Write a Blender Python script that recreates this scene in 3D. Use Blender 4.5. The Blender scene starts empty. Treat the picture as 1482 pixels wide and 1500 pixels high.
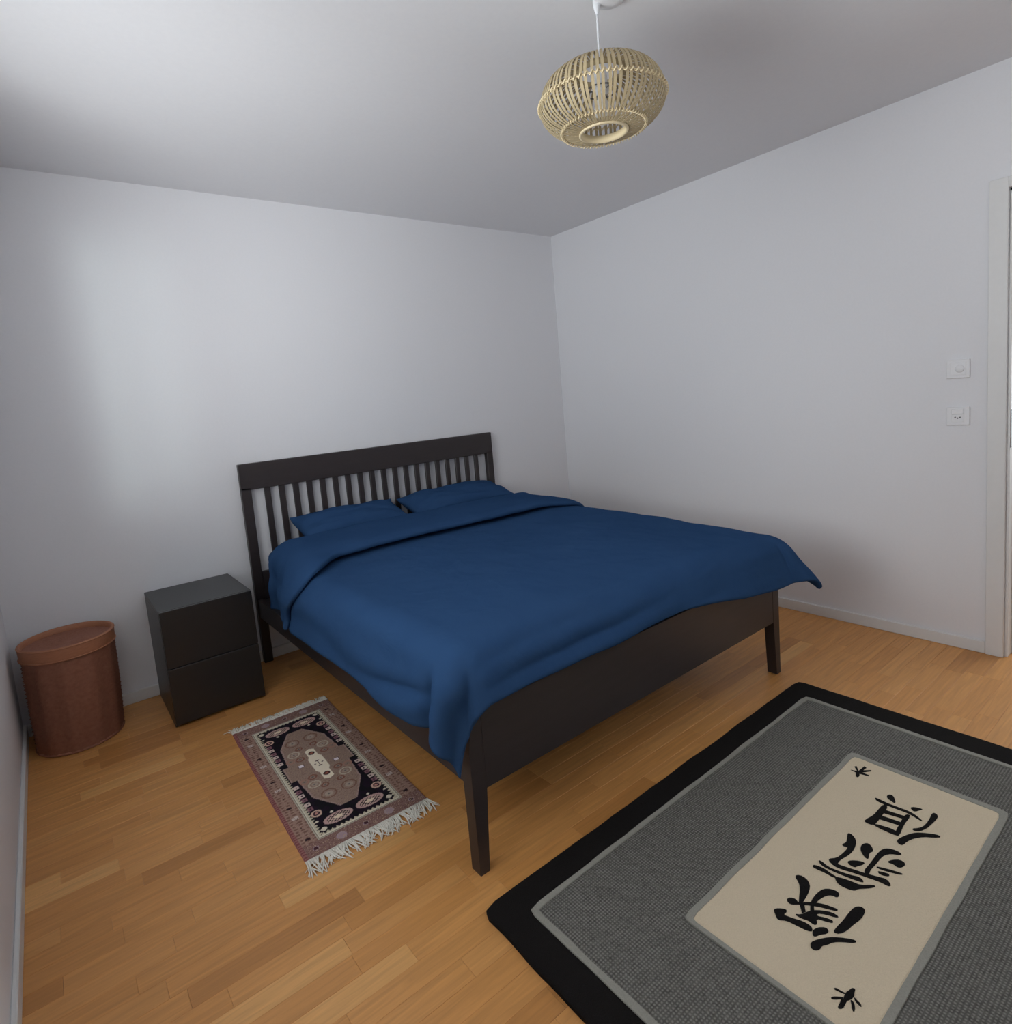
import bpy, bmesh, math, random
import numpy as np
from mathutils import Vector, Matrix, noise

random.seed(7)
SC = bpy.context.scene
COL = SC.collection
PI = math.pi

# ------------------------------------------------------------------ camera
W_ROOM, H_ROOM = 3.582, 2.575          # headboard wall width, ceiling height
Y_FRONT = -4.05                        # wall behind the camera
cam_data = bpy.data.cameras.new('camera')
cam = bpy.data.objects.new('camera', cam_data)
COL.objects.link(cam)
cam.location = (-3.3478, -3.4994, 1.3778)
cam.rotation_euler = (1.4542, 0.0855, -0.6623)
cam_data.sensor_fit = 'HORIZONTAL'
cam_data.sensor_width = 36.0
cam_data.lens = 876.36 * 36.0 / 1482.0
cam_data.shift_x = (741.0 - 733.9) / 1482.0
cam_data.shift_y = (684.2 - 750.0) / 1482.0
cam_data.clip_start = 0.02
SC.camera = cam

# ------------------------------------------------------------------ light
SC.view_settings.view_transform = 'Standard'
SC.view_settings.look = 'None'
SC.view_settings.exposure = 0.0
SC.view_settings.gamma = 1.0
SC.view_settings.use_curve_mapping = False
SC.cycles.use_denoising = True
SC.cycles.max_bounces = 10
SC.cycles.diffuse_bounces = 6

world = bpy.data.worlds.new('world')
SC.world = world
world.use_nodes = True
world.node_tree.nodes['Background'].inputs[0].default_value = (0.93, 0.98, 1.0, 1)
world.node_tree.nodes['Background'].inputs[1].default_value = 2.76

WIN_Y0, WIN_Y1, WIN_Z0, WIN_Z1 = -2.70, -1.10, 0.88, 2.32   # window opening in the left wall


def area_light(name, loc, aim, sx, sy, power, color, spread):
    d = bpy.data.lights.new(name, 'AREA')
    d.shape = 'RECTANGLE'
    d.size, d.size_y = sx, sy
    d.energy = power
    d.color = color
    d.spread = math.radians(spread)
    o = bpy.data.objects.new(name, d)
    COL.objects.link(o)
    o.location = loc
    o.rotation_euler = Vector(aim).to_track_quat('-Z', 'Y').to_euler()
    return o


# daylight thrown into the room by the window in the left wall
# (the slats of the outside blind throw part of it upwards and sideways)
for az, el, pw, zc, sp in ((-45, 20, 7.0, 1.40, 80), (0, 0, 4.1, 1.50, 70), (50, 20, 19.0, 1.40, 80), (0, 45, 2.8, 1.40, 90)):
    a, e = math.radians(az), math.radians(el)
    aim = (math.cos(e) * math.cos(a), -math.cos(e) * math.sin(a), math.sin(e))
    area_light('window_daylight', (-3.78, -1.90, zc), aim, 1.2, 0.9, pw, (0.96, 0.985, 1.0), sp)
# portal in the window: guides the sampling of the sky outside
pl_ = area_light('window_portal', (-3.86, -1.90, 1.60), (1, 0, 0), 1.6, 1.44, 1.0, (1, 1, 1), 180)
pl_.data.cycles.is_portal = True
# bright sky low along the street side: a soft slanting beam onto the headboard wall
sd = bpy.data.lights.new('low_sky_beam', 'SUN')
sd.energy = 0.65
sd.angle = math.radians(9)
sd.color = (0.85, 1.0, 0.98)
so_ = bpy.data.objects.new('low_sky_beam', sd)
COL.objects.link(so_)
so_.rotation_euler = Vector((0.41, 1.0, 0.02)).to_track_quat('-Z', 'Y').to_euler()
# daylight in the hallway beyond the door opening
area_light('hallway_daylight', (1.45, -3.55, 1.45), (-1, 0.42, -0.10), 0.9, 1.6, 17.0, (0.90, 0.98, 1.0), 150)


# ------------------------------------------------------------------ helpers
def lin(r, g, b):
    def f(c):
        c /= 255.0
        return c / 12.92 if c <= 0.04045 else ((c + 0.055) / 1.055) ** 2.4
    return (f(r), f(g), f(b), 1.0)


def new_mat(name, color, rough=0.6, spec=0.5):
    m = bpy.data.materials.new(name)
    m.use_nodes = True
    n = m.node_tree.nodes['Principled BSDF']
    n.inputs['Base Color'].default_value = color
    n.inputs['Roughness'].default_value = rough
    n.inputs['Specular IOR Level'].default_value = spec
    return m


def nd(m, kind, **kw):
    n = m.node_tree.nodes.new(kind)
    for k, v in kw.items():
        if k.startswith('i_'):
            n.inputs[k[2:].replace('_', ' ')].default_value = v
        else:
            setattr(n, k, v)
    return n


def ln(m, a, ao, b, bi):
    m.node_tree.links.new(a.outputs[ao], b.inputs[bi])


def bsdf(m):
    return m.node_tree.nodes['Principled BSDF']


def add_bump(m, height_node, out, strength, dist):
    b = nd(m, 'ShaderNodeBump')
    b.inputs['Strength'].default_value = strength
    b.inputs['Distance'].default_value = dist
    ln(m, height_node, out, b, 'Height')
    ln(m, b, 'Normal', bsdf(m), 'Normal')
    return b


def noise_mat(name, c1, c2, scale, rough=0.6, spec=0.4, stretch=(1, 1, 1), bump=0.0, bdist=0.002, detail=4.0):
    """two tones mixed by a (stretched) noise in object coordinates"""
    m = new_mat(name, c1, rough, spec)
    tc = nd(m, 'ShaderNodeTexCoord')
    mp = nd(m, 'ShaderNodeMapping')
    mp.inputs['Scale'].default_value = stretch
    nz = nd(m, 'ShaderNodeTexNoise')
    nz.inputs['Scale'].default_value = scale
    nz.inputs['Detail'].default_value = detail
    mx = nd(m, 'ShaderNodeMix', data_type='RGBA')
    mx.inputs['A'].default_value = c1
    mx.inputs['B'].default_value = c2
    ln(m, tc, 'Object', mp, 'Vector')
    ln(m, mp, 'Vector', nz, 'Vector')
    ln(m, nz, 'Fac', mx, 'Factor')
    ln(m, mx, 'Result', bsdf(m), 'Base Color')
    if bump:
        add_bump(m, nz, 'Fac', bump, bdist)
    return m


def link(o, parent=None):
    COL.objects.link(o)
    if parent is not None:
        o.parent = parent
    return o


def mesh_obj(name, verts, faces, mat, parent=None, smooth=False, off=(0, 0, 0)):
    me = bpy.data.meshes.new(name)
    ox, oy, oz = off
    me.from_pydata([(v[0] - ox, v[1] - oy, v[2] - oz) for v in verts], [], faces)
    me.update()
    if mat:
        me.materials.append(mat)
    if smooth:
        me.polygons.foreach_set('use_smooth', [True] * len(me.polygons))
    return link(bpy.data.objects.new(name, me), parent)


def bm_obj(name, bm, mat, parent=None, smooth=False, off=(0, 0, 0)):
    if off != (0, 0, 0):
        bmesh.ops.translate(bm, verts=bm.verts, vec=(-off[0], -off[1], -off[2]))
    bmesh.ops.recalc_face_normals(bm, faces=bm.faces)
    me = bpy.data.meshes.new(name)
    bm.to_mesh(me)
    bm.free()
    if mat:
        me.materials.append(mat)
    if smooth:
        me.polygons.foreach_set('use_smooth', [True] * len(me.polygons))
    return link(bpy.data.objects.new(name, me), parent)


def add_box(bm, lo, hi, bev=0.0, seg=1):
    r = bmesh.ops.create_cube(bm, size=1.0)
    vs = r['verts']
    for v in vs:
        v.co = Vector([(lo[i] + hi[i]) / 2 + v.co[i] * (hi[i] - lo[i]) for i in range(3)])
    if bev:
        es = list({e for v in vs for e in v.link_edges})
        bmesh.ops.bevel(bm, geom=es, offset=bev, segments=seg, affect='EDGES', profile=0.5)


def box_part(name, lo, hi, mat, parent, off=(0, 0, 0), bev=0.0015, seg=1):
    bm = bmesh.new()
    add_box(bm, lo, hi, bev, seg)
    return bm_obj(name, bm, mat, parent, False, off)


def add_taper(bm, b, t):
    """box whose bottom rectangle b and top rectangle t differ: (x0, y0, x1, y1, z)"""
    vs = []
    for r in (b, t):
        x0, y0, x1, y1, z = r
        vs += [bm.verts.new(c) for c in ((x0, y0, z), (x1, y0, z), (x1, y1, z), (x0, y1, z))]
    fs = [(3, 2, 1, 0), (4, 5, 6, 7), (0, 1, 5, 4), (1, 2, 6, 5), (2, 3, 7, 6), (3, 0, 4, 7)]
    for f in fs:
        bm.faces.new([vs[i] for i in f])
    es = list({e for v in vs for e in v.link_edges})
    bmesh.ops.bevel(bm, geom=es, offset=0.0025, segments=1, affect='EDGES', profile=0.5)


def tube(pts, rad, sides=8, closed=False, caps=True):
    """verts, faces of a tube along pts; rad may be a list"""
    n = len(pts)
    P = [Vector(p) for p in pts]
    R = rad if isinstance(rad, (list, tuple)) else [rad] * n
    vs, fs = [], []
    up = Vector((0, 0, 1))
    for i in range(n):
        if closed:
            t = P[(i + 1) % n] - P[i - 1]
        else:
            t = P[min(i + 1, n - 1)] - P[max(i - 1, 0)]
        t.normalize()
        u = up if abs(t.dot(up)) < 0.95 else Vector((1, 0, 0))
        a = t.cross(u).normalized()
        b = a.cross(t).normalized()
        for k in range(sides):
            an = 2 * PI * k / sides
            vs.append(P[i] + (a * math.cos(an) + b * math.sin(an)) * R[i])
    m = n if closed else n - 1
    for i in range(m):
        for k in range(sides):
            j = (i + 1) % n
            fs.append((i * sides + k, i * sides + (k + 1) % sides, j * sides + (k + 1) % sides, j * sides + k))
    if caps and not closed:
        fs.append(tuple(range(sides - 1, -1, -1)))
        fs.append(tuple((n - 1) * sides + k for k in range(sides)))
    return vs, fs


def merge(*vf):
    V, F = [], []
    for v, f in vf:
        o = len(V)
        V += list(v)
        F += [tuple(i + o for i in q) for q in f]
    return V, F


def lathe(prof, seg=48, cx=0, cy=0, cap_bottom=False, cap_top=False):
    vs, fs = [], []
    for r, z in prof:
        for k in range(seg):
            a = 2 * PI * k / seg
            vs.append((cx + r * math.cos(a), cy + r * math.sin(a), z))
    for i in range(len(prof) - 1):
        for k in range(seg):
            fs.append((i * seg + k, i * seg + (k + 1) % seg, (i + 1) * seg + (k + 1) % seg, (i + 1) * seg + k))
    if cap_bottom:
        fs.append(tuple(range(seg - 1, -1, -1)))
    if cap_top:
        fs.append(tuple((len(prof) - 1) * seg + k for k in range(seg)))
    return vs, fs


def thing(name, loc, label, cat, group=None):
    o = bpy.data.objects.new(name, None)
    COL.objects.link(o)
    o.empty_display_size = 0.1
    o.location = loc
    return tag(o, label, cat, group)


def tag(o, label, cat, group=None):
    o['label'] = label
    o['category'] = cat
    if group:
        o['group'] = group
    return o


def struct(o):
    o['kind'] = 'structure'
    return o


def struct_root(name, loc=(0, 0, 0)):
    o = bpy.data.objects.new(name, None)
    COL.objects.link(o)
    o.location = loc
    return struct(o)


def smooth_step(a, b, x):
    t = min(1.0, max(0.0, (x - a) / (b - a)))
    return t * t * (3 - 2 * t)


# ------------------------------------------------------------------ materials
M = {}
M['wall'] = noise_mat('white_wall_paint', lin(226, 226, 229), lin(221, 222, 225), 90, 0.85, 0.2, bump=0.12, bdist=0.002)
M['ceiling'] = noise_mat('ceiling_paint', lin(222, 222, 224), lin(217, 217, 220), 60, 0.9, 0.15, bump=0.08, bdist=0.002)
M['trim'] = noise_mat('white_trim_paint', lin(221, 221, 220), lin(216, 216, 215), 40, 0.5, 0.4)
M['plastic'] = noise_mat('white_plastic', lin(224, 224, 226), lin(220, 220, 222), 30, 0.5, 0.5)
M['hole'] = new_mat('socket_hole', lin(20, 20, 20), 0.8)
M['metal'] = noise_mat('dull_steel', lin(95, 95, 95), lin(80, 80, 80), 50, 0.4, 0.5)
M['dark_wood'] = noise_mat('dark_brown_stain', lin(54, 47, 48), lin(43, 37, 37), 6, 0.38, 0.45, stretch=(1, 8, 8), bump=0.05, bdist=0.001)
M['black_wood'] = noise_mat('black_brown_veneer', lin(29, 29, 30), lin(23, 23, 24), 8, 0.36, 0.65, stretch=(1, 8, 8), bump=0.03, bdist=0.001)


def fabric(name, c1, c2, weave=900.0):
    m = noise_mat(name, c1, c2, 5.0, 1.0, 0.0)
    tc = nd(m, 'ShaderNodeTexCoord')
    nz = nd(m, 'ShaderNodeTexNoise')
    nz.inputs['Scale'].default_value = 9.0
    nz.inputs['Detail'].default_value = 6.0
    nz.inputs['Distortion'].default_value = 0.6
    ln(m, tc, 'Object', nz, 'Vector')
    add_bump(m, nz, 'Fac', 0.3, 0.02)
    return m


M['blue'] = fabric('navy_cotton', lin(49, 77, 114), lin(43, 70, 106))
M['bamboo'] = noise_mat('natural_bamboo', lin(186, 171, 138), lin(160, 143, 110), 14, 0.6, 0.3, stretch=(1, 1, 0.2))
M['bamboo_light'] = noise_mat('pale_bamboo_binding', lin(226, 212, 178), lin(208, 190, 150), 20, 0.55, 0.3)
M['cord'] = new_mat('white_cord', lin(225, 228, 232), 0.5)
M['bulb'] = new_mat('opal_bulb', lin(235, 235, 230), 0.25)
M['wicker'] = noise_mat('brown_wicker', lin(166, 115, 93), lin(128, 82, 65), 60, 0.6, 0.35, bump=0.3, bdist=0.002)
M['wicker_band'] = noise_mat('brown_wicker_band', lin(180, 124, 92), lin(152, 100, 74), 40, 0.55, 0.35, stretch=(1, 1, 6), bump=0.2, bdist=0.002)


def plank_mat(name, tones):
    """oak: tone from the object's own random number, grain stretched along the strip"""
    m = new_mat(name, tones[0], 0.42, 0.5)
    oi = nd(m, 'ShaderNodeObjectInfo')
    geo = nd(m, 'ShaderNodeNewGeometry')
    ramp = nd(m, 'ShaderNodeValToRGB')
    el = ramp.color_ramp.elements
    while len(el) < len(tones):
        el.new(0.5)
    for i, t in enumerate(tones):
        el[i].position = i / (len(tones) - 1) if len(tones) > 1 else 0
        el[i].color = t
    ln(m, oi, 'Random', ramp, 'Fac')
    mul = nd(m, 'ShaderNodeMath', operation='MULTIPLY')
    mul.inputs[1].default_value = 37.0
    ln(m, oi, 'Random', mul, 0)
    comb = nd(m, 'ShaderNodeCombineXYZ')
    ln(m, mul, 'Value', comb, 'Z')
    mp = nd(m, 'ShaderNodeMapping')
    mp.inputs['Scale'].default_value = (2.2, 34, 1)
    ln(m, geo, 'Position', mp, 'Vector')
    add = nd(m, 'ShaderNodeVectorMath', operation='ADD')
    ln(m, mp, 'Vector', add, 0)
    ln(m, comb, 'Vector', add, 1)
    nz = nd(m, 'ShaderNodeTexNoise')
    nz.inputs['Scale'].default_value = 2.0
    nz.inputs['Detail'].default_value = 7.0
    nz.inputs['Distortion'].default_value = 0.8
    ln(m, add, 'Vector', nz, 'Vector')
    mr = nd(m, 'ShaderNodeMapRange')
    mr.inputs['From Min'].default_value = 0.3
    mr.inputs['From Max'].default_value = 0.7
    mr.inputs['To Min'].default_value = 0.86
    mr.inputs['To Max'].default_value = 1.12
    ln(m, nz, 'Fac', mr, 'Value')
    sc = nd(m, 'ShaderNodeVectorMath', operation='SCALE')
    ln(m, ramp, 'Color', sc, 0)
    ln(m, mr, 'Result', sc, 'Scale')
    ln(m, sc, 'Vector', bsdf(m), 'Base Color')
    add_bump(m, nz, 'Fac', 0.05, 0.001)
    return m


M['oak'] = plank_mat('oiled_oak_strip', [lin(200, 141, 79), lin(208, 149, 86), lin(204, 144, 81), lin(212, 154, 91), lin(206, 147, 84)])
M['oak_dark'] = plank_mat('oiled_oak_dark_strip', [lin(184, 126, 68), lin(190, 133, 74)])
M['oak_light'] = plank_mat('oiled_oak_pale_strip', [lin(224, 170, 106), lin(218, 163, 99)])


# ------------------------------------------------------------------ room shell
WT = 0.32


def shell(name, boxes, mat):
    bm = bmesh.new()
    for lo, hi in boxes:
        add_box(bm, lo, hi)
    return struct(bm_obj(name, bm, mat))


shell('wall_back', [((-W_ROOM - WT, 0, -0.1), (0.15, 0.15, H_ROOM + 0.1))], M['wall'])
DOOR_Y0, DOOR_Y1, DOOR_H = -2.78, -3.62, 2.065
shell('wall_right', [((0, DOOR_Y0, -0.1), (0.2, 0, H_ROOM + 0.1)),
                     ((0, DOOR_Y1, DOOR_H), (0.2, DOOR_Y0, H_ROOM + 0.1)),
                     ((0, Y_FRONT, -0.1), (0.2, DOOR_Y1, H_ROOM + 0.1))], M['wall'])
XL = -W_ROOM
shell('wall_left', [((XL - WT, WIN_Y1, -0.1), (XL, 0, H_ROOM + 0.1)),
                    ((XL - WT, Y_FRONT, -0.1), (XL, WIN_Y0, H_ROOM + 0.1)),
                    ((XL - WT, WIN_Y0, -0.1), (XL, WIN_Y1, WIN_Z0)),
                    ((XL - WT, WIN_Y0, WIN_Z1), (XL, WIN_Y1, H_ROOM + 0.1))], M['wall'])
shell('wall_front', [((-W_ROOM - WT, Y_FRONT - 0.15, -0.1), (2.0, Y_FRONT, H_ROOM + 0.1))], M['wall'])
shell('ceiling', [((-W_ROOM - WT, Y_FRONT - 0.15, H_ROOM), (0.2, 0.15, H_ROOM + 0.12))], M['ceiling'])

# hallway beyond the door opening
shell('wall_hallway', [((1.7, Y_FRONT, -0.1), (1.8, -1.6, H_ROOM + 0.1)),
                       ((0.2, -1.6, -0.1), (1.8, -1.5, H_ROOM + 0.1)),
                       ((0.2, Y_FRONT, H_ROOM), (1.8, -1.5, H_ROOM + 0.1))], M['wall'])

# window in the left wall
win = struct_root('window_1', (XL - 0.2, (WIN_Y0 + WIN_Y1) / 2, WIN_Z0))
off = tuple(win.location)
fw = 0.055
bm = bmesh.new()
ym = (WIN_Y0 + WIN_Y1) / 2
for lo, hi in [((XL - 0.24, WIN_Y0, WIN_Z0), (XL - 0.17, WIN_Y1, WIN_Z0 + fw)),
               ((XL - 0.24, WIN_Y0, WIN_Z1 - fw), (XL - 0.17, WIN_Y1, WIN_Z1)),
               ((XL - 0.24, WIN_Y0, WIN_Z0 + fw), (XL - 0.17, WIN_Y0 + fw, WIN_Z1 - fw)),
               ((XL - 0.24, WIN_Y1 - fw, WIN_Z0 + fw), (XL - 0.17, WIN_Y1, WIN_Z1 - fw)),
               ((XL - 0.24, ym - fw / 2, WIN_Z0 + fw), (XL - 0.17, ym + fw / 2, WIN_Z1 - fw))]:
    add_box(bm, lo, hi, 0.004)
bm_obj('window_frame', bm, M['trim'], win, off=off)
box_part('window_sill', (XL - 0.165, WIN_Y0, WIN_Z0), (XL + 0.02, WIN_Y1, WIN_Z0 + 0.012), M['trim'], win, off, 0.003)

# baseboards
BH, BT = 0.059, 0.014


def baseboard(name, lo, hi):
    bm = bmesh.new()
    add_box(bm, lo, hi, 0.003)
    return struct(bm_obj(name, bm, M['trim']))


baseboard('baseboard_back', (XL + BT, -BT, 0), (-BT, 0, BH))
baseboard('baseboard_right', (-BT, -2.713, 0), (0, 0, BH))
baseboard('baseboard_left', (XL, Y_FRONT, 0), (XL + BT, 0, BH))

# door opening: casing, jambs, strike plate
door = struct_root('door_1', (0, -3.2, 0))
off = tuple(door.location)
bm = bmesh.new()
add_box(bm, (-0.016, DOOR_Y0, 0), (0, -2.714, 2.108), 0.002)
add_box(bm, (-0.016, DOOR_Y1 - 0.066, 0), (0, DOOR_Y1, 2.108), 0.002)
add_box(bm, (-0.0155, DOOR_Y1, DOOR_H), (0, DOOR_Y0, 2.108), 0.002)
bm_obj('door_casing', bm, M['trim'], door, off=off)
bm = bmesh.new()
add_box(bm, (0.002, DOOR_Y0 - 0.012, 0), (0.06, DOOR_Y0, DOOR_H), 0.002)
add_box(bm, (0.06, DOOR_Y0 - 0.024, 0), (0.215, DOOR_Y0, DOOR_H), 0.002)
add_box(bm, (0.002, DOOR_Y1, 0), (0.215, DOOR_Y1 + 0.02, DOOR_H), 0.002)
add_box(bm, (0.002, DOOR_Y1, DOOR_H - 0.015), (0.215, DOOR_Y0, DOOR_H), 0.002)
bm_obj('door_jamb', bm, M['trim'], door, off=off)
box_part('strike_plate', (0.003, DOOR_Y0 - 0.0145, 0.967), (0.03, DOOR_Y0 - 0.011, 1.135), M['metal'], door, off, 0.001)

# ------------------------------------------------------------------ floor: strip parquet
floor = struct(bm_obj('floor', (lambda b: (add_box(b, (-W_ROOM - WT, Y_FRONT - 0.15, -0.1), (1.8, 0.15, -0.0035)), b)[1])(bmesh.new()), M['oak_dark']))
PW, PT = 0.066, 0.014
rnd = random.Random(21)
CAMR = cam.rotation_euler.to_matrix()


def to_px(p):
    q = CAMR.transposed() @ (Vector(p) - cam.location)
    if q.z > -0.05:
        return None
    return (733.9 + 876.36 * q.x / -q.z, 684.2 - 876.36 * q.y / -q.z)


rows = []
y = -1.911 + 29 * PW
planks = []
special = {(round(-1.911 - PW, 3)): [(-3.245, -2.80, 'oak_dark')],
           (round(-1.911 - 5 * PW, 3)): [(-3.42, -2.779, 'oak_light')],
           (round(-1.911 - 13 * PW, 3)): [(-0.668, -0.262, 'oak'), (-0.262, 0.1, 'oak_dark')],
           (round(-1.911 + 4 * PW, 3)): [(-3.06, -2.93, 'oak_dark')],
           (round(-1.911 + 8 * PW, 3)): [(-3.1, -2.98, 'oak_dark')]}
k = 29
LENS = [0.24, 0.30, 0.36, 0.42, 0.48, 0.56]
while True:
    y1 = -1.911 + k * PW
    y0 = y1 - PW
    if y0 < Y_FRONT:
        break
    if y0 < 0:
        sp = special.get(round(y0, 3), [])
        xx = XL - rnd.random() * 0.3
        while xx < 0.0 or (y1 <= DOOR_Y0 + PW and xx < 0.2):
            hit = None
            for s in sp:
                if xx <= s[0] - 0.02 and s[0] - xx < 0.7:
                    hit = s
            inside = [s for s in sp if abs(xx - s[0]) < 0.02]
            if inside:
                s = inside[0]
                planks.append((xx, s[1], y0, min(y1, 0), s[2]))
                xx = s[1]
                continue
            L = rnd.choice(LENS)
            m = rnd.random()
            mat = 'oak_dark' if m < 0.05 else 'oak_light' if m < 0.09 else 'oak'
            x1 = xx + L
            if hit:
                gap = hit[0] - xx
                if gap < 0.6:
                    x1 = hit[0]
                elif x1 > hit[0] - 0.2:
                    x1 = hit[0] - 0.24
            planks.append((xx, x1, y0, min(y1, 0), mat))
            xx = x1
    k -= 1


def plank_score(pl):
    xx, x1, y0, y1, m = pl
    cx, cy = (max(xx, XL) + min(x1, 0.2)) / 2, (y0 + y1) / 2
    q = [to_px((a, b, 0)) for a in (xx, cx, x1) for b in (y0, y1)]
    q = [t for t in q if t and -20 < t[0] < 1502 and -20 < t[1] < 1520]
    if len(q) < 2:
        return 0
    if -2.5 < xx and x1 < -0.9 and -3.4 < y0 and y1 < -2.3:
        return 0                                   # under the big rug
    d = (Vector((cx, cy, 0)) - cam.location).length
    return (x1 - xx) / d ** 2


scored = sorted(planks, key=plank_score, reverse=True)
mesh_cache = {}
rest_bm = bmesh.new()


def plank_bm(bm, xx, x1, y0, y1):
    g, c = 0.0002, 0.0006
    xa, xb, ya, yb = xx + g, x1 - g, y0 + g, y1 - g
    lo = [bm.verts.new((x, y, -PT)) for x, y in ((xa, ya), (xb, ya), (xb, yb), (xa, yb))]
    mi = [bm.verts.new((x, y, -c)) for x, y in ((xa, ya), (xb, ya), (xb, yb), (xa, yb))]
    tp = [bm.verts.new((x, y, 0)) for x, y in ((xa + c, ya + c), (xb - c, ya + c), (xb - c, yb - c), (xa + c, yb - c))]
    bm.faces.new(tp)
    for i in range(4):
        j = (i + 1) % 4
        bm.faces.new((lo[i], lo[j], mi[j], mi[i]))
        bm.faces.new((mi[i], mi[j], tp[j], tp[i]))


for i, pl in enumerate(scored):
    xx, x1, y0, y1, mat = pl
    lim = 0.2 if y1 <= DOOR_Y0 + PW else -0.001
    xx, x1 = max(xx, XL + 0.001), min(x1, lim)
    if x1 - xx < 0.01:
        continue
    if i < 296 and plank_score(pl) > 0:
        key = (round(x1 - xx, 4), round(y1 - y0, 4), mat)
        if key not in mesh_cache:
            bm = bmesh.new()
            plank_bm(bm, 0, x1 - xx, 0, y1 - y0)
            me = bpy.data.meshes.new('plank')
            bm.to_mesh(me)
            bm.free()
            me.materials.append(M[mat])
            mesh_cache[key] = me
        o = bpy.data.objects.new('plank', mesh_cache[key])
        o.location = (xx, y0, 0)
        link(o, floor)
    else:
        plank_bm(rest_bm, xx, x1, y0, y1)
# hallway strips
for k in range(36):
    yy = Y_FRONT + k * PW
    plank_bm(rest_bm, 0.2, 1.7, yy, yy + PW)
o = bm_obj('plank_field', rest_bm, M['oak'], floor)
o['kind'] = 'stuff'


# ------------------------------------------------------------------ bed frame
BX0, BX1 = -2.509, -0.779
BY0, BY1 = -0.052, -2.137
bed = thing('bed_frame', (-1.644, -1.1, 0), 'dark brown wooden double bed frame with slatted headboard against the back wall', 'bed')
off = tuple(bed.location)
for s in (0, 1):
    x0, x1 = ((BX0, BX0 + 0.052), (BX1 - 0.052, BX1))[s]
    bm = bmesh.new()
    add_taper(bm, (x0 + (0.004 if s else 0), -0.052, x1 - (0 if s else 0.004), -0.018, 0), (x0, BY0, x1, -0.017, 1.0))
    bm_obj('headboard_post', bm, M['dark_wood'], bed, off=off)
box_part('top_rail', (BX0, BY0, 0.988), (BX1, -0.017, 1.134), M['dark_wood'], bed, off, 0.003)
box_part('headboard_lower_rail', (BX0 + 0.052, -0.046, 0.30), (BX1 - 0.052, -0.02, 0.52), M['dark_wood'], bed, off, 0.003)
slat_me = None
for i in range(19):
    xc = -2.368 + i * 0.0804
    if slat_me is None:
        o = box_part('slat', (-0.0165, -0.043, 0.518), (0.0165, -0.026, 0.990), M['dark_wood'], bed, (0, -1.1 * 0, 0), 0.003)
        slat_me = o.data
        o.location = (xc - off[0], -off[1], -off[2])
    else:
        o = link(bpy.data.objects.new('slat', slat_me), bed)
        o.location = (xc - off[0], -off[1], -off[2])
# foot end: broad panel between two tapered legs
FP_TOP = 0.50
box_part('footboard', (BX0 + 0.05, BY1 + 0.001, 0.254), (BX1 - 0.05, BY1 + 0.03, FP_TOP), M['dark_wood'], bed, off, 0.001)
for s in (0, 1):
    prof = [(0.0, 0.0), (0.034, 0.0), (0.0496, 0.252), (0.0496, 0.478), (0.022, 0.466), (0.006, 0.43), (0.0, 0.38)]
    vs = [((BX0 + px) if s == 0 else (BX1 - px), y, z) for y in (BY1, BY1 + 0.046) for px, z in prof]
    n = len(prof)
    fs = [tuple(range(n)), tuple(range(2 * n - 1, n - 1, -1))] + [(i, (i + 1) % n, n + (i + 1) % n, n + i) for i in range(n)]
    bm = bmesh.new()
    bv = [bm.verts.new(v) for v in vs]
    for f in fs:
        bm.faces.new([bv[i] for i in f])
    bmesh.ops.bevel(bm, geom=list(bm.edges), offset=0.0015, segments=1, affect='EDGES', profile=0.5)
    bm_obj('leg', bm, M['dark_wood'], bed, off=off)
for x0, x1 in ((BX0 + 0.008, BX0 + 0.034), (BX1 - 0.034, BX1 - 0.008)):
    box_part('side_rail', (x0, BY1 + 0.052, 0.266), (x1, -0.053, 0.370), M['dark_wood'], bed, off, 0.002)
box_part('slatted_base', (BX0 + 0.036, BY1 + 0.054, 0.33), (BX1 - 0.036, -0.055, 0.365), M['dark_wood'], bed, off, 0.002)

# ------------------------------------------------------------------ mattress in its blue sheet
bm = bmesh.new()
add_box(bm, (BX0 + 0.078, BY1 + 0.06, 0.367), (BX1 - 0.078, -0.062, 0.636), 0.045, 4)
for v in bm.verts:
    n = noise.noise(v.co * 6)
    v.co.z += 0.004 * n
tag(bm_obj('mattress', bm, M['blue'], None, True), 'thick mattress in a navy fitted sheet, bare at its head corner by the nightstand', 'mattress')

# ------------------------------------------------------------------ duvet
DX0, DX1, DYF = -2.455, -0.845, -2.068     # where the flat top of the duvet ends
DZ = 0.672
RAD = 0.10


def drape(e, th, rad):
    """outward run and drop after an arc length e past the edge"""
    if e <= 0:
        return 0.0, 0.0
    arc = rad * th
    if e < arc:
        return rad * math.sin(e / rad), rad * (1 - math.cos(e / rad))
    return rad * math.sin(th) + (e - arc) * math.cos(th), rad * (1 - math.cos(th)) + (e - arc) * math.sin(th)


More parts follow.
